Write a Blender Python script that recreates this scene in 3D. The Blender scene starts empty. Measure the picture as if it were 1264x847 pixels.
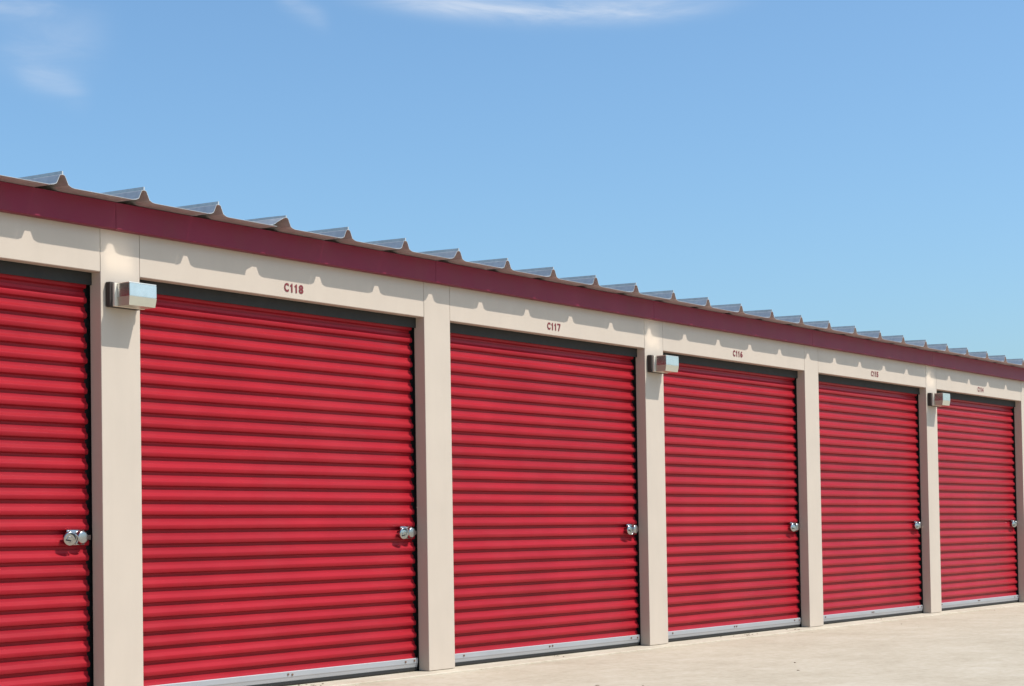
import bpy, bmesh, math, random
from mathutils import Matrix, Vector
random.seed(7)
S = bpy.context.scene
C = S.collection

# ------------------------------------------------------------------ camera
cam_d = bpy.data.cameras.new('camera')
cam = bpy.data.objects.new('camera', cam_d)
C.objects.link(cam)
S.camera = cam
yaw, pitch, roll = 0.936183456, 0.0293214628, -0.016105059
fw = Vector((math.sin(yaw)*math.cos(pitch), math.cos(yaw)*math.cos(pitch), math.sin(pitch)))
rt = fw.cross(Vector((0, 0, 1))).normalized()
up = rt.cross(fw)
r2 = rt*math.cos(roll) + up*math.sin(roll)
u2 = up*math.cos(roll) - rt*math.sin(roll)
m = Matrix((r2, u2, -fw)).transposed().to_4x4()
m.translation = Vector((-6.98066656, -8.16310776, 1.00436778))
cam.matrix_world = m
cam_d.sensor_width = 36
cam_d.sensor_fit = 'HORIZONTAL'
cam_d.lens = 36*2173.7685/1264
cam_d.shift_y = (593.960302-423.5)/1264
cam_d.clip_start = 0.05
cam_d.clip_end = 6000

# ------------------------------------------------------------------ light
SUN = Vector((0.45, -1.0, 1.5)).normalized()          # towards the sun
sun_el = math.asin(SUN.z)
sun_az = math.atan2(SUN.x, SUN.y)
sd = bpy.data.lights.new('sun', 'SUN')
sd.energy = 4.6
sd.angle = math.radians(0.53)
sd.color = (1.0, 0.955, 0.89)
so = bpy.data.objects.new('sun', sd)
C.objects.link(so)
so.rotation_euler = SUN.to_track_quat('Z', 'Y').to_euler()
so.location = (0, -10, 20)

W = bpy.data.worlds.new('World')
S.world = W
W.use_nodes = True
nt = W.node_tree
nt.nodes.clear()
N = nt.nodes.new
L = nt.links.new
def math_node(tree, op, a, b=None, c=None, clamp=False):
    n = tree.nodes.new('ShaderNodeMath')
    n.operation = op
    n.use_clamp = clamp
    for i, v in enumerate((a, b, c)):
        if v is None:
            continue
        if isinstance(v, (int, float)):
            n.inputs[i].default_value = v
        else:
            tree.links.new(v, n.inputs[i])
    return n.outputs[0]
sky = N('ShaderNodeTexSky')
sky.sky_type = 'NISHITA'
sky.sun_disc = False
sky.sun_elevation = sun_el
sky.sun_rotation = sun_az
sky.altitude = 0
sky.air_density = 1.0
sky.dust_density = 2.0
sky.ozone_density = 4.0
bg = N('ShaderNodeBackground')
bg.inputs['Strength'].default_value = 0.15
outw = N('ShaderNodeOutputWorld')
tc = N('ShaderNodeTexCoord')
sep = N('ShaderNodeSeparateXYZ')
L(tc.outputs['Generated'], sep.inputs[0])
M = lambda *a, **k: math_node(nt, *a, **k)
az = M('ARCTAN2', sep.outputs[0], sep.outputs[1])       # 0 along +y, clockwise
el = M('ARCSINE', sep.outputs[2])
# thin cirrus: wind-drawn fibres all over the sky, thick enough to show only in streaks
vec = N('ShaderNodeCombineXYZ')
L(M('MULTIPLY', az, 13.0), vec.inputs[0])
L(M('ADD', M('MULTIPLY', el, 62.0), M('MULTIPLY', az, 5.0)), vec.inputs[1])
nz = N('ShaderNodeTexNoise')
nz.inputs['Scale'].default_value = 1.0
nz.inputs['Detail'].default_value = 7
nz.inputs['Roughness'].default_value = 0.62
nz.inputs['Distortion'].default_value = 0.9
L(vec.outputs[0], nz.inputs['Vector'])
fib = M('MULTIPLY', M('SUBTRACT', nz.outputs['Fac'], 0.32), 2.6, clamp=True)
fib = M('ADD', M('MULTIPLY', fib, 0.72), 0.28)
def streak(a0, e0, slope, curve, wa, we):
    """a cirrus streak lying across azimuth a0 / elevation e0 (degrees)"""
    da = M('SUBTRACT', az, math.radians(a0))
    mid = M('ADD', M('MULTIPLY', da, slope), M('MULTIPLY', M('MULTIPLY', da, da), curve))
    de = M('SUBTRACT', M('SUBTRACT', el, math.radians(e0)), mid)
    x = M('DIVIDE', da, math.radians(wa))
    y = M('DIVIDE', de, math.radians(we))
    r = M('ADD', M('POWER', M('ABSOLUTE', x), 4.0), M('MULTIPLY', y, y))
    return M('EXPONENT', M('MULTIPLY', r, -1.0))
cl = streak(54.6, 16.62, -0.045, 0.6, 5.6, 0.36)
cl = M('ADD', cl, M('MULTIPLY', streak(38.1, 16.35, 0.05, 0.0, 1.2, 0.28), 0.55))
cl = M('ADD', cl, M('MULTIPLY', streak(39.1, 14.25, -0.3, 0.0, 1.0, 0.45), 0.34))
cl = M('ADD', cl, M('MULTIPLY', streak(39.0, 15.5, 0.1, 0.0, 1.7, 0.9), 0.25))
cl = M('ADD', cl, M('MULTIPLY', streak(47.0, 16.75, -0.5, 0.0, 0.8, 0.35), 0.28))
for (a0, e0, s, wa, we, k) in ((20, 21, .1, 7, 1.2, .8), (66, 22, -.05, 8, 1.4, .7), (48, 27, .08, 12, 2.0, .8), (95, 18, .1, 8, 1.0, .7),
                               (-30, 24, .05, 12, 2.0, .7), (150, 25, .0, 14, 2.2, .7), (-110, 22, .05, 12, 1.6, .7), (70, 45, .1, 20, 5, .6), (-60, 50, .1, 20, 5, .6)):
    cl = M('ADD', cl, M('MULTIPLY', streak(a0, e0, s, 0.0, wa, we), k))
cover = M('MULTIPLY', M('MULTIPLY', cl, fib), 0.74, clamp=True)
mixc = N('ShaderNodeMix')
mixc.data_type = 'RGBA'
L(cover, mixc.inputs['Factor'])
wb = N('ShaderNodeMix')                      # the camera's slightly cool rendering of a clear sky
wb.data_type = 'RGBA'
wb.blend_type = 'MULTIPLY'
wb.inputs['Factor'].default_value = 1.0
wb.inputs['B'].default_value = (0.86, 1.06, 1.11, 1)
L(sky.outputs[0], wb.inputs['A'])
L(wb.outputs['Result'], mixc.inputs['A'])
mixc.inputs['B'].default_value = (4.9, 5.2, 5.7, 1)
L(mixc.outputs['Result'], bg.inputs['Color'])
L(bg.outputs[0], outw.inputs['Surface'])

S.view_settings.view_transform = 'Standard'
S.view_settings.look = 'None'
S.view_settings.gamma = 1
S.view_settings.exposure = 0.14
S.view_settings.use_curve_mapping = False
S.render.engine = 'CYCLES'
S.cycles.blur_glossy = 0.1

# ------------------------------------------------------------------ materials
def mat(name, col, rough=0.5, metal=0.0, var=0.06, scale=6.0, spec=0.5, bump=0.0, bscale=60.0, dirt=None, coat=0.0, rnd=0.0):
    mt = bpy.data.materials.new(name)
    mt.use_nodes = True
    t = mt.node_tree
    b = t.nodes['Principled BSDF']
    b.inputs['Roughness'].default_value = rough
    b.inputs['Metallic'].default_value = metal
    b.inputs['Specular IOR Level'].default_value = spec
    b.inputs['Coat Weight'].default_value = coat
    b.inputs['Coat Roughness'].default_value = 0.15
    geo = t.nodes.new('ShaderNodeNewGeometry')
    no = t.nodes.new('ShaderNodeTexNoise')
    no.inputs['Scale'].default_value = scale
    no.inputs['Detail'].default_value = 6
    t.links.new(geo.outputs['Position'], no.inputs['Vector'])
    rmp = t.nodes.new('ShaderNodeMapRange')
    rmp.inputs['From Min'].default_value = 0.3
    rmp.inputs['From Max'].default_value = 0.7
    rmp.inputs['To Min'].default_value = 1-var
    rmp.inputs['To Max'].default_value = 1+var
    t.links.new(no.outputs['Fac'], rmp.inputs['Value'])
    mul = t.nodes.new('ShaderNodeVectorMath')
    mul.operation = 'SCALE'
    mul.inputs[0].default_value = col
    t.links.new(rmp.outputs[0], mul.inputs['Scale'])
    last = mul.outputs[0]
    if rnd:
        oi = t.nodes.new('ShaderNodeObjectInfo')
        m2 = t.nodes.new('ShaderNodeVectorMath')
        m2.operation = 'SCALE'
        t.links.new(last, m2.inputs[0])
        t.links.new(math_node(t, 'ADD', math_node(t, 'MULTIPLY', oi.outputs['Random'], 2*rnd), 1-rnd), m2.inputs['Scale'])
        last = m2.outputs[0]
    if dirt:
        (dc, amt, st) = dirt
        mp = t.nodes.new('ShaderNodeMapping')
        mp.inputs['Scale'].default_value = st
        t.links.new(geo.outputs['Position'], mp.inputs['Vector'])
        n2 = t.nodes.new('ShaderNodeTexNoise')
        n2.inputs['Scale'].default_value = 1.0
        n2.inputs['Detail'].default_value = 8
        n2.inputs['Roughness'].default_value = 0.65
        t.links.new(mp.outputs[0], n2.inputs['Vector'])
        r3 = t.nodes.new('ShaderNodeMapRange')
        r3.inputs['From Min'].default_value = 0.45
        r3.inputs['From Max'].default_value = 0.75
        r3.inputs['To Max'].default_value = amt
        t.links.new(n2.outputs['Fac'], r3.inputs['Value'])
        mx = t.nodes.new('ShaderNodeMix')
        mx.data_type = 'RGBA'
        t.links.new(r3.outputs[0], mx.inputs['Factor'])
        t.links.new(last, mx.inputs['A'])
        mx.inputs['B'].default_value = (*dc, 1)
        last = mx.outputs['Result']
    t.links.new(last, b.inputs['Base Color'])
    if bump:
        n3 = t.nodes.new('ShaderNodeTexNoise')
        n3.inputs['Scale'].default_value = bscale
        n3.inputs['Detail'].default_value = 4
        t.links.new(geo.outputs['Position'], n3.inputs['Vector'])
        bp = t.nodes.new('ShaderNodeBump')
        bp.inputs['Strength'].default_value = bump
        bp.inputs['Distance'].default_value = 0.004
        t.links.new(n3.outputs['Fac'], bp.inputs['Height'])
        t.links.new(bp.outputs[0], b.inputs['Normal'])
    return mt

BEIGE = mat('beige_paint', (0.488, 0.409, 0.333), 0.5, var=0.025, scale=3, spec=0.3, dirt=((0.38, 0.32, 0.26), 0.16, (9, 9, 1.6)))
RED = mat('red_enamel', (0.29, 0.010, 0.018), 0.34, var=0.08, scale=1.7, spec=0.13, dirt=((0.32, 0.036, 0.042), 0.25, (2.2, 9, 0.9)), rnd=0.05)
REDBACK = mat('red_enamel_groove', (0.36, 0.012, 0.02), 0.5, var=0.04, spec=0.1)
MAROON = mat('maroon_paint', (0.175, 0.014, 0.038), 0.45, var=0.05, scale=3, spec=0.2, dirt=((0.15, 0.04, 0.04), 0.3, (5, 5, 3)))
GALV = mat('galvalume', (0.56, 0.55, 0.53), 0.46, 0.7, var=0.1, scale=25, dirt=((0.42, 0.40, 0.38), 0.35, (6, 1.5, 6)))
ALU = mat('mill_aluminium', (0.36, 0.365, 0.38), 0.48, 0.35, var=0.04, scale=5, dirt=((0.38, 0.35, 0.32), 0.3, (3, 20, 30)))
CHROME = mat('polished_steel', (0.40, 0.40, 0.39), 0.14, 1.0, var=0.05, scale=30)
STEEL = mat('brushed_steel', (0.40, 0.39, 0.38), 0.24, 1.0, var=0.06, scale=40)
ZINC = mat('satin_metal_cap', (0.88, 0.84, 0.76), 0.30, 0.9, var=0.04)
HOUSING = mat('dull_polished_housing', (0.66, 0.65, 0.61), 0.24, 0.9, var=0.05, scale=20)
LENS = mat('frosted_lens', (0.46, 0.43, 0.34), 0.36, 0.3, var=0.05)
BRONZE = mat('dark_bronze', (0.045, 0.037, 0.032), 0.7, var=0.1, spec=0.2)
CREAM = mat('cream_gasket', (0.66, 0.60, 0.50), 0.5, var=0.04)
BLACK = mat('black_rubber_and_shade', (0.012, 0.012, 0.012), 0.6, var=0.1)  # rubber black, also the painted shade of lock notch and guide tracks
SEAL = mat('dark_grey_seal', (0.022, 0.021, 0.019), 0.85, var=0.15, scale=12)
RUST = mat('rusty_bolt', (0.20, 0.11, 0.07), 0.7, 0.3, var=0.3, scale=200)
TEXT = mat('dark_red_paint', (0.16, 0.012, 0.016), 0.55, var=0.05)
DEBRIS = mat('dry_debris', (0.24, 0.185, 0.13), 0.9, var=0.3, scale=80)
INNER = mat('dark_liner', (0.05, 0.05, 0.05), 0.8)

def concrete(name, col, lo, hi):
    mt = bpy.data.materials.new(name)
    mt.use_nodes = True
    t = mt.node_tree
    b = t.nodes['Principled BSDF']
    b.inputs['Roughness'].default_value = 0.85
    b.inputs['Specular IOR Level'].default_value = 0.25
    geo = t.nodes.new('ShaderNodeNewGeometry')
    def noise(scale, detail, rough, sc=(1, 1, 1)):
        mp = t.nodes.new('ShaderNodeMapping')
        mp.inputs['Scale'].default_value = sc
        t.links.new(geo.outputs['Position'], mp.inputs['Vector'])
        n = t.nodes.new('ShaderNodeTexNoise')
        n.inputs['Scale'].default_value = scale
        n.inputs['Detail'].default_value = detail
        n.inputs['Roughness'].default_value = rough
        t.links.new(mp.outputs[0], n.inputs['Vector'])
        return n.outputs['Fac']
    big = noise(1.1, 9, 0.68)
    streak = noise(2.2, 6, 0.65, (1.0, 1.6, 1))
    fine = noise(16, 7, 0.75)
    mm = lambda *a, **k: math_node(t, *a, **k)
    v = mm('ADD', mm('MULTIPLY', big, 0.34), mm('ADD', mm('MULTIPLY', streak, 0.22), mm('MULTIPLY', fine, 0.44)))
    cr = t.nodes.new('ShaderNodeValToRGB')
    cr.color_ramp.elements[0].position = 0.41
    cr.color_ramp.elements[0].color = (*lo, 1)
    cr.color_ramp.elements[1].position = 0.59
    cr.color_ramp.elements[1].color = (*hi, 1)
    e = cr.color_ramp.elements.new(0.5)
    e.color = (*col, 1)
    t.links.new(v, cr.inputs[0])
    # little dark specks
    sp = t.nodes.new('ShaderNodeTexVoronoi')
    sp.inputs['Scale'].default_value = 9
    t.links.new(geo.outputs['Position'], sp.inputs['Vector'])
    spm = mm('MULTIPLY', mm('LESS_THAN', sp.outputs['Distance'], 0.07), mm('GREATER_THAN', noise(3, 2, .5), 0.52))
    mx = t.nodes.new('ShaderNodeMix')
    mx.data_type = 'RGBA'
    t.links.new(mm('MULTIPLY', spm, 0.35), mx.inputs['Factor'])
    t.links.new(cr.outputs[0], mx.inputs['A'])
    mx.inputs['B'].default_value = (0.16, 0.12, 0.09, 1)
    t.links.new(mx.outputs['Result'], b.inputs['Base Color'])
    bp = t.nodes.new('ShaderNodeBump')
    bp.inputs['Strength'].default_value = 0.35
    bp.inputs['Distance'].default_value = 0.004
    t.links.new(mm('ADD', noise(120, 4, .6), noise(14, 3, .5, (1, 5, 1))), bp.inputs['Height'])
    t.links.new(bp.outputs[0], b.inputs['Normal'])
    return mt
CONC = concrete('weathered_concrete', (0.428, 0.366, 0.276), (0.372, 0.314, 0.232), (0.475, 0.415, 0.325))
CONC2 = concrete('foundation_concrete', (0.46, 0.40, 0.31), (0.40, 0.34, 0.255), (0.51, 0.45, 0.36))

# ------------------------------------------------------------------ mesh helpers
def mesh_from(name, bm, material, smooth=False, angle=None):
    me = bpy.data.meshes.new(name)
    bmesh.ops.recalc_face_normals(bm, faces=bm.faces)
    bm.to_mesh(me)
    bm.free()
    if material:
        for x in (material if isinstance(material, (list, tuple)) else (material,)):
            me.materials.append(x)
    if smooth:
        for p in me.polygons:
            p.use_smooth = True
        if angle:
            me.set_sharp_from_angle(angle=math.radians(angle))
    return me
def link(name, me, parent=None, loc=(0, 0, 0), rot=(0, 0, 0)):
    o = bpy.data.objects.new(name, me)
    C.objects.link(o)
    o.parent = parent
    o.location = loc
    o.rotation_euler = rot
    return o
def box(bm, x0, x1, y0, y1, z0, z1, bev=0.0, seg=2):
    r = bmesh.ops.create_cube(bm, size=1)
    vs = r['verts']
    bmesh.ops.transform(bm, matrix=Matrix.Translation(((x0+x1)/2, (y0+y1)/2, (z0+z1)/2)) @ Matrix.Diagonal((x1-x0, y1-y0, z1-z0, 1)), verts=vs)
    if bev:
        es = list({e for v in vs for e in v.link_edges})
        bmesh.ops.bevel(bm, geom=es, offset=bev, segments=seg, affect='EDGES', profile=0.5)
def box_mesh(name, material, *a, **k):
    bm = bmesh.new()
    box(bm, *a, **k)
    return mesh_from(name, bm, material)
def cyl(bm, c, axis, r, h, seg=20, r2=None, bev=0.0):
    q = Vector((0, 0, 1)).rotation_difference(Vector(axis)).to_matrix().to_4x4()
    res = bmesh.ops.create_cone(bm, cap_ends=True, segments=seg, radius1=r, radius2=r if r2 is None else r2, depth=h,
                                matrix=Matrix.Translation(c) @ q)
    if bev:
        caps = [f for f in {f for v in res['verts'] for f in v.link_faces} if len(f.verts) > 4]
        es = list({e for f in caps for e in f.edges})
        bmesh.ops.bevel(bm, geom=es, offset=bev, segments=3, affect='EDGES', profile=0.5)
def strip_profile(bm, prof, a, b, axis='x'):
    """closed section prof [(u, z)] swept from a to b along the axis"""
    def P(t, q):
        return (t, q[0], q[1]) if axis == 'x' else (q[0], t, q[1])
    A = [bm.verts.new(P(a, q)) for q in prof]
    Bv = [bm.verts.new(P(b, q)) for q in prof]
    n = len(prof)
    for i in range(n):
        bm.faces.new((A[i], A[(i+1) % n], Bv[(i+1) % n], Bv[i]))
    bm.faces.new(A)
    bm.faces.new(Bv[::-1])
def tag(o, label=None, cat=None, group=None, kind=None):
    for k, v in (('label', label), ('category', cat), ('group', group), ('kind', kind)):
        if v:
            o[k] = v
    return o
def empty(name, loc=(0, 0, 0), rot=(0, 0, 0)):
    o = bpy.data.objects.new(name, None)
    C.objects.link(o)
    o.location = loc
    o.rotation_euler = rot
    o.empty_display_size = 0.2
    return o

# ------------------------------------------------------------------ setting
B = 3.048          # bay
PW = 0.31          # pier width
H = 2.60           # opening height
K0, K1 = -2, 6     # first and last pier
X0, X1 = K0*B, K1*B+PW
DEPTH = 9.0

bm = bmesh.new()
R = 2500
vs = [bm.verts.new((sx*R, sy*R, -0.012)) for sx, sy in ((-1, -1), (1, -1), (1, 1), (-1, 1))]
bm.faces.new(vs)
tag(link('ground', mesh_from('ground', bm, CONC)), kind='structure')
# raised edge of the building's own slab
bm = bmesh.new()
strip_profile(bm, [(-0.165, -0.03), (-0.165, -0.004), (-0.158, 0.0), (0.30, 0.0), (0.30, -0.03)], X0-0.2, X1+0.2)
tag(link('foundation_slab', mesh_from('foundation_slab', bm, CONC2)), kind='structure')

# ------------------------------------------------------------------ the building
bld = empty('storage_building')
tag(bld, 'long beige metal storage building with red roll-up doors and maroon fascia', 'building')

# shell behind the front: rear wall and end walls
bm = bmesh.new()
box(bm, X0, X1, DEPTH-0.1, DEPTH, 0, 3.25)
link('rear_wall', mesh_from('rear_wall', bm, BEIGE), bld)
for xa, xb in ((X0, X0+0.1), (X1-0.1, X1)):
    bm = bmesh.new()
    strip_profile(bm, [(0.102, 0), (DEPTH-0.103, 0), (DEPTH-0.103, 3.25), (0.102, 3.0)], xa, xb)
    link('end_wall', mesh_from('end_wall', bm, BEIGE), bld)
for k in range(K0+1, K1):
    link('partition_wall', box_mesh('partition_wall', INNER, 0.13, 0.17, 0.16, DEPTH-0.12, 0, 3.0), bld, (k*B, 0, 0))

# piers and headers
pier_me = box_mesh('pier', BEIGE, 0.002, PW-0.002, 0.0, 0.098, 0.003, 3.012, bev=0.004)
for k in range(K0, K1+1):
    link('pier', pier_me, bld, (k*B, 0, 0))
bm = bmesh.new()
prof = [(0.0015, 3.010), (0.0015, H+0.004), (0.0055, H), (0.070, H), (0.070, 3.010)]
strip_profile(bm, prof, PW+0.001, B-0.001)
header_me = mesh_from('header', bm, BEIGE)
seal_me = box_mesh('draft_seal', SEAL, PW-0.03, B+0.03, 0.080, 0.088, 2.527, 2.80)
units = {0: 'C118', 1: 'C117', 2: 'C116', 3: 'C115', 4: 'C114'}
def glyph(ch):
    """flat glyph as (vertices, faces) fitted to the unit square"""
    if ch == '1':
        v = [(0.36, 0), (0.78, 0), (0.78, 1), (0.50, 1), (0.36, 0.90), (0.08, 0.80), (0.08, 0.62), (0.36, 0.68)]
        return v, [(0, 1, 2, 3, 4, 7), (4, 5, 6, 7)]
    if ch == '7':
        v = [(0, 1), (1, 1), (1, 0.82), (0.52, 0), (0.20, 0), (0.64, 0.80), (0, 0.80)]
        return v, [(0, 1, 2, 5, 6), (2, 3, 4, 5)]
    cu = bpy.data.curves.new('glyph', 'FONT')
    cu.body = ch
    cu.offset = 0.045
    cu.resolution_u = 4
    ob = bpy.data.objects.new('glyph', cu)
    C.objects.link(ob)
    bpy.context.view_layer.update()
    me = bpy.data.meshes.new_from_object(ob.evaluated_get(bpy.context.evaluated_depsgraph_get()))
    bpy.data.objects.remove(ob)
    xs = [q.co.x for q in me.vertices]
    ys = [q.co.y for q in me.vertices]
    v = [((q.co.x-min(xs))/(max(xs)-min(xs)), (q.co.y-min(ys))/(max(ys)-min(ys))) for q in me.vertices]
    return v, [tuple(p.vertices) for p in me.polygons]
def text_mesh(s, h, w):
    adv = {'1': 0.72}
    wid = [adv.get(c, 1.0) for c in s]
    gap = 0.24
    tot = sum(wid) + gap*(len(s)-1)
    u = w/tot
    x = 0.0
    V, F = [], []
    for c, cw in zip(s, wid):
        v, f = glyph(c)
        b = len(V)
        V += [(x+q[0]*cw*u, 0, q[1]*h) for q in v]
        F += [tuple(b+i for i in t) for t in f]
        x += (cw+gap)*u
    me = bpy.data.meshes.new('unit_number')
    me.from_pydata(V, [], F)
    me.materials.append(TEXT)
    return me
for k in range(K0, K1):
    h = link('header', header_me, bld, (k*B, 0, 0))
    link('draft_seal', seal_me, h)
    if k in units:
        link('unit_number', text_mesh(units[k], 0.060, 0.186), h, (1.574, -0.0012, 2.641))

# fascia: one maroon length per bay, thin drip lip under it
bm = bmesh.new()
prof = [(-0.056, 2.862), (-0.0525, 2.8585), (-0.004, 2.8585), (-0.004, 3.012), (-0.056, 3.0195)]
strip_profile(bm, prof, 0.0775, B+0.0745)
fas_me = mesh_from('fascia_panel', bm, MAROON)
for k in range(K0-1, K1):
    link('fascia_panel', fas_me, bld, (k*B, 0, random.uniform(-.0006, .0006)))
link('fascia_panel', fas_me, bld, (K1*B, 0, 0))

# roof: trapezoidal standing-seam panels, open rib ends at the eave
RP = B/5
SL = 0.03
def roof_mesh(bent=0.0):
    b = bent
    top = [(-0.085-b*1.2, 0.0), (-0.062-b*1.1, 0.004), (-0.044-b, 0.014), (-0.036-b*0.75, 0.030), (-0.020-b*.1, 0.061), (-0.012, 0.067), (-0.0045, 0.067),
           (-0.0045, 0.087-b*0.1), (0.0045, 0.087-b*0.1), (0.0045, 0.067), (0.012, 0.067), (0.020, 0.061), (0.036, 0.030), (0.044, 0.014), (0.062, 0.004), (0.085, 0.0),
           (RP-0.087, 0.0)]
    th = 0.0022
    n = len(top)
    bm = bmesh.new()
    ring = []
    for j, y in enumerate((-0.20, -0.05, DEPTH+0.2)):
        row = []
        bf = 1.0 if j == 0 else (0.6 if j == 1 else 0.0)
        base = roof0 if j == 2 and bent else None
        pts = top
        if base:
            pts = base
        elif bent and j == 1:
            pts = [(p[0]*bf+q[0]*(1-bf), p[1]*bf+q[1]*(1-bf)) for p, q in zip(top, roof0)]
        for (x, z) in pts:
            zz = z + SL*(y+0.2) + 3.021
            zb = min(z, 0.0671) + SL*(y+0.2) + 3.021 - th
            xb = x*0.93 if abs(x) < 0.05 and z < 0.0671 else x*0.8
            row.append((bm.verts.new((x, y, zz)), bm.verts.new((xb if abs(x) < 0.05 else x, y, zb))))
        ring.append(row)
    for a, c in zip(ring, ring[1:]):
        for i in range(n-1):
            bm.faces.new((a[i][0], a[i+1][0], c[i+1][0], c[i][0]))
            bm.faces.new((a[i][1], c[i][1], c[i+1][1], a[i+1][1]))
        for i in (0, n-1):
            bm.faces.new((a[i][0], a[i][1], c[i][1], c[i][0]))
    for row in (ring[0], ring[-1]):
        for i in range(n-1):
            bm.faces.new((row[i][0], row[i+1][0], row[i+1][1], row[i][1]))
    return mesh_from('roof_panel', bm, GALV), top
roof_me, roof0 = roof_mesh()
bent_me, _ = roof_mesh(0.06)
bent2_me, _ = roof_mesh(0.012)
n0 = math.floor((X0-0.17)/RP)
n1 = math.ceil((X1-0.17)/RP)
for n in range(n0, n1+1):
    me = bent_me if n == 2 else (bent2_me if n in (5, 19) else roof_me)
    o = link('roof_panel', me, bld, (0.17+n*RP, random.uniform(-.004, .004), random.uniform(-.0012, .0012)))

# doors
PITCH = 0.0905
D0, D1 = PW+0.018, B-0.018
CY = 0.121         # depth of the grooves
# slat section: (outward, down from top), one period from groove to groove
sec = [(-0.011, 0.0), (-0.011, 0.0070), (-0.002, 0.0085), (0.0, 0.0100), (0.0006, 0.0265), (0.0022, 0.0290), (0.0150, 0.0435), (0.0174, 0.0462), (0.0184, 0.0500), (0.0178, 0.0580), (0.0158, 0.0695), (0.0140, 0.0728), (0.002, 0.0755), (-0.009, 0.0780), (-0.011, 0.0800), (-0.011, PITCH)]
def slat_mesh():
    bm = bmesh.new()
    rows = []
    n = 10
    for i in range(n+1):
        x = D0+(D1-D0)*i/n
        dy, dz = (random.gauss(0, .0006), random.gauss(0, .0005)) if 0 < i < n else (0, 0)
        rows.append([bm.verts.new((x, CY-o+dy, -d+dz)) for (o, d) in sec])
    for a, c in zip(rows, rows[1:]):
        for i in range(len(sec)-1):
            bm.faces.new((a[i], a[i+1], c[i+1], c[i]))
    # return flange hooked behind, so the strip has a closed end
    me = mesh_from('slat', bm, RED, smooth=True, angle=38)
    return me
slat_mes = [slat_mesh() for i in range(5)]
for slat_me in slat_mes:
    if slat_me.polygons[7].normal.y > 0:
        slat_me.flip_normals()
curtain_me = box_mesh('door', REDBACK, D0, D1, CY+0.0145, CY+0.019, 0.045, 2.70)
bm = bmesh.new()      # angle-shaped aluminium bottom bar
strip_profile(bm, [(0.0945, 0.098), (0.0905, 0.094), (0.0905, 0.062), (0.094, 0.054), (0.098, 0.034), (0.102, 0.029), (0.128, 0.028), (0.128, 0.034), (0.106, 0.036), (0.1025, 0.060), (0.1005, 0.098)], D0, D1)
bar_me = mesh_from('bottom_bar', bm, ALU)
bm = bmesh.new()
strip_profile(bm, [(0.097, 0.0275), (0.098, 0.012), (0.106, 0.0015), (0.118, 0.0015), (0.126, 0.012), (0.127, 0.0275)], D0, D1)
rub_me = mesh_from('rubber_seal', bm, BLACK)
bm = bmesh.new()
cyl(bm, (0, -0.0035, 0), (0, -1, 0), 0.0075, 0.007, 6, bev=0.001)
bolt_me = mesh_from('bolt', bm, [RUST])
bm = bmesh.new()
box(bm, -0.055, 0.045, 0.142, 0.150, 0.0, 2.66)
box(bm, 0.036, 0.045, 0.1015, 0.1415, 0.0, 2.66)
guide_me = mesh_from('guide_track', bm, BLACK)  # black for the track and for the deep shade beside the jamb
# slide latch on the door: base plate with a domed round housing and a bolt pointing at the jamb
def latch_mesh():
    bm = bmesh.new()
    box(bm, -0.075, 0.055, -0.006, 0.0, -0.045, 0.045, bev=0.002)
    cyl(bm, (0.022, -0.022, 0), (0, -1, 0), 0.044, 0.034, 28, r2=0.036, bev=0.006)
    box(bm, 0.03, 0.098, -0.016, -0.008, -0.014, 0.014, bev=0.002)
    box(bm, -0.058, -0.052, -0.050, -0.005, -0.018, 0.020, bev=0.0015)
    for sx in (-0.064, 0.046):
        for sz in (-0.034, 0.034):
            cyl(bm, (sx, -0.008, sz), (0, -1, 0), 0.006, 0.006, 8)
    return mesh_from('latch', bm, STEEL, smooth=True, angle=35)
latch_me = latch_mesh()
LX = -0.115        # latch centre measured from the jamb
def make_door(k):
    d = link('door', curtain_me, bld, (k*B, 0, 0))
    for n in range(-2, 26):
        s = link('slat', random.choice(slat_mes), d, (random.uniform(-.002, .002), random.uniform(-.0008, .0008), 2.396-PITCH*n+random.uniform(-.0006, .0006)+PITCH*0.07), (random.uniform(-.006, .006), 0, 0))
    link('bottom_bar', bar_me, d)
    link('rubber_seal', rub_me, d)
    for bx in (PW+0.22, 1.66, 1.70, B-0.16, B-0.06):
        link('bolt', bolt_me, d, (bx, 0.0905, 0.078+random.uniform(-.004, .004)))
    g = link('guide_track', guide_me, d, (PW-0.001, 0, 0))
    g.scale.x = -1
    link('guide_track', guide_me, d, (B+0.001, 0, 0))
    link('latch', latch_me, d, (B+LX, 0.1005, 1.018))
    return d
for k in range(K0, K1):
    make_door(k)

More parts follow.
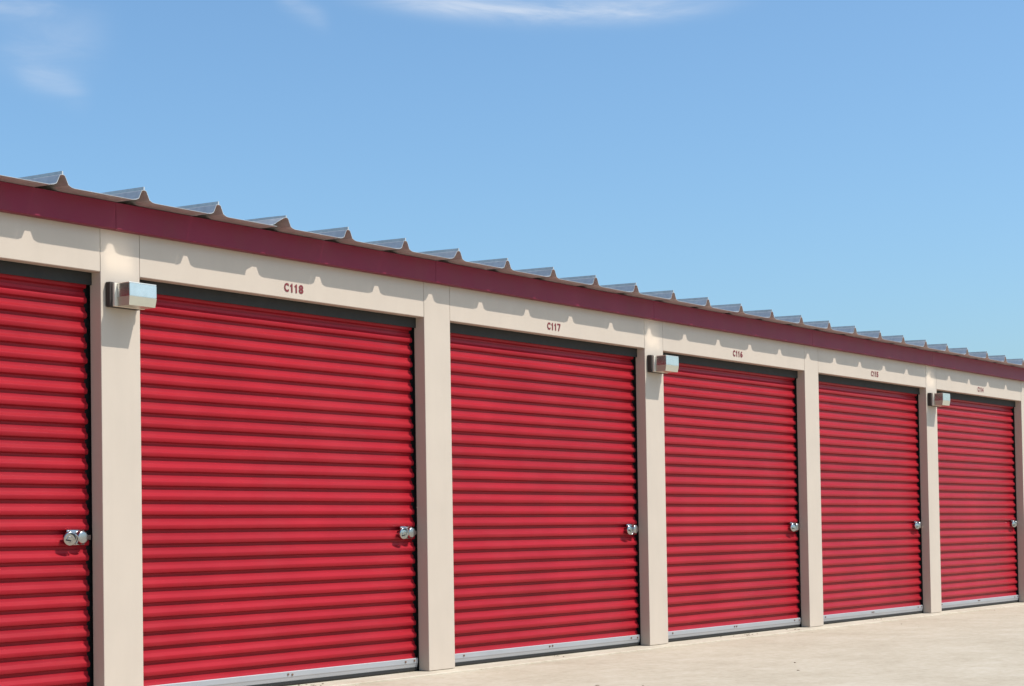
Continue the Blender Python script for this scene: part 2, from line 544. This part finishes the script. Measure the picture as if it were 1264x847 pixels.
# ------------------------------------------------------------------ padlocks
def padlock_meshes():
    bm = bmesh.new()
    cyl(bm, (0, 0, 0), (0, -1, 0), 0.046, 0.030, 36, bev=0.008)
    cyl(bm, (-0.004, -0.0158, -0.006), (0, -1, 0), 0.023, 0.004, 28, r2=0.019)
    body = mesh_from('body', bm, CHROME, smooth=True, angle=40)
    bm = bmesh.new()
    n = 14
    prev = None
    rings = []
    for i in range(n+1):
        a = math.radians(-8+150*i/n)
        c = Vector((math.sin(a)*0.034+0.026, 0.002, math.cos(a)*0.034))
        tdir = Vector((math.cos(a), 0, -math.sin(a)))
        nn = Vector((math.sin(a), 0, math.cos(a)))
        rings.append([bm.verts.new(c + 0.0055*(math.cos(q)*nn + math.sin(q)*Vector((0, 1, 0)))) for q in [j*math.tau/8 for j in range(8)]])
    for a, c in zip(rings, rings[1:]):
        for j in range(8):
            bm.faces.new((a[j], a[(j+1) % 8], c[(j+1) % 8], c[j]))
    bm.faces.new(rings[0])
    bm.faces.new(rings[-1][::-1])
    sh = mesh_from('shackle', bm, STEEL, smooth=True)
    bm = bmesh.new()
    box(bm, -0.030, 0.006, -0.0195, -0.0165, -0.017, -0.007, bev=0.001)
    key = mesh_from('keyway', bm, BLACK)
    bm = bmesh.new()
    n = 12
    for i in range(n):
        q = []
        for (a, r) in ((i, .027), (i+1, .027), (i+1, .040), (i, .040)):
            t = math.radians(-35+130*a/n)
            rr = .033 + (r-.033)*math.sin(math.pi*min(max(a/n, .03), .97))
            q.append((math.sin(t)*rr, -0.0156, math.cos(t)*rr))
        bm.faces.new([bm.verts.new(p) for p in q])
    bmesh.ops.remove_doubles(bm, verts=bm.verts, dist=1e-5)
    r = bmesh.ops.extrude_face_region(bm, geom=list(bm.faces))
    for v in r['geom']:
        if isinstance(v, bmesh.types.BMVert):
            v.co.y += 0.004
    rec = mesh_from('recess_shade', bm, BLACK)  # raised black crescent, shade of the shackle notch put in as colour
    return body, sh, key, rec
pb, ps, pk, pr = padlock_meshes()
pad_label = {-1: 'polished disc padlock on the red door before the lamp pier next to door C118',
             0: 'polished disc padlock on the red door numbered C118',
             1: 'polished disc padlock on the red door numbered C117',
             2: 'polished disc padlock on the red door numbered C116',
             3: 'polished disc padlock on the red door numbered C115',
             4: 'polished disc padlock on the red door numbered C114'}
for k in range(-1, 5):
    o = empty('padlock', (k*B+B-0.190, 0.070, 1.012), (math.radians(random.uniform(-4, 8)), math.radians(random.uniform(-25, 25)), math.radians(-14+random.uniform(-8, 8))))
    tag(o, pad_label[k], 'padlock', 'disc padlocks on the door latches')
    o.scale = (0.92, 0.92, 0.92)
    link('body', pb, o)
    link('shackle', ps, o)
    link('keyway', pk, o)
    link('recess_shade', pr, o)

# ------------------------------------------------------------------ wall lamps
def frustum(bm, z0, z1, r0, r1):
    """r = (x0, x1, yfront, yback) at z0 and z1"""
    def ring(r, z):
        return [bm.verts.new(p) for p in ((r[0], r[2], z), (r[1], r[2], z), (r[1], r[3], z), (r[0], r[3], z))]
    a, b = ring(r0, z0), ring(r1, z1)
    for i in range(4):
        bm.faces.new((a[i], a[(i+1) % 4], b[(i+1) % 4], b[i]))
    bm.faces.new(a[::-1])
    bm.faces.new(b)
def lamp_parts():
    out = []
    bm = bmesh.new()
    box(bm, 0.035, 0.285, -0.042, -0.001, 2.392, 2.542, bev=0.006)
    out.append(('back_box', mesh_from('back_box', bm, BRONZE)))
    bm = bmesh.new()
    box(bm, 0.055, 0.292, -0.062, -0.0425, 2.394, 2.536, bev=0.003)
    out.append(('gasket', mesh_from('gasket', bm, CREAM)))
    bm = bmesh.new()
    frustum(bm, 2.450, 2.528, (0.0745, 0.2885, -0.172, -0.0625), (0.0745, 0.2885, -0.172, -0.0625))
    bmesh.ops.bevel(bm, geom=list(bm.edges), offset=0.003, segments=2, affect='EDGES')
    out.append(('housing', mesh_from('housing', bm, HOUSING)))
    bm = bmesh.new()
    frustum(bm, 2.396, 2.4495, (0.079, 0.2845, -0.161, -0.0625), (0.0745, 0.2885, -0.171, -0.0625))
    out.append(('lens', mesh_from('lens', bm, LENS)))
    bm = bmesh.new()
    box(bm, 0.0755, 0.2875, -0.171, -0.064, 2.5285, 2.534, bev=0.0015)
    out.append(('cap', mesh_from('cap', bm, ZINC)))
    return out
lp = lamp_parts()
lamp_label = {0: 'boxy chrome wall lamp on the beige pier beside door C118',
              2: 'boxy chrome wall lamp on the pier between doors C117 and C116',
              4: 'boxy chrome wall lamp on the pier between doors C115 and C114'}
for k in (0, 2, 4):
    o = empty('wall_lamp', (k*B, 0, 0))
    tag(o, lamp_label[k], 'lamp', 'wall lamps on every other pier')
    for nm, me in lp:
        link(nm, me, o)

# ------------------------------------------------------------------ grit by the door sills
bm = bmesh.new()
for (cx, cy, sp, cnt) in ((1.70, -0.02, .10, 12), (7.72, -0.03, .10, 14), (8.8, -0.06, .05, 5), (10.8, 0.0, .06, 5), (4.7, 0.03, .05, 5), (9.0, -0.5, 1.2, 5), (12.0, -1.2, 1.5, 7), (14.6, -0.9, .3, 5), (4.6, -2.0, 1.2, 4)):
    for i in range(cnt):
        x, y = cx+random.gauss(0, sp), cy+random.gauss(0, sp*.5)
        if y > 0.08:
            y = 0.05
        z = 0.0 if y > -0.155 else -0.012
        if abs(y+0.16) < 0.02:
            continue
        r = random.uniform(.003, .009)
        vv = bmesh.ops.create_icosphere(bm, subdivisions=1, radius=r)['verts']
        bmesh.ops.transform(bm, matrix=Matrix.Translation((x, y, z+r*.3)) @ Matrix.Rotation(random.uniform(0, 6), 4, 'Z') @ Matrix.Diagonal((random.uniform(1, 2.2), 1, .5, 1)), verts=vv)
tag(link('grit', mesh_from('grit', bm, DEBRIS)), 'scattered dry grit on the pale concrete by the door sills', 'grit', kind='stuff')
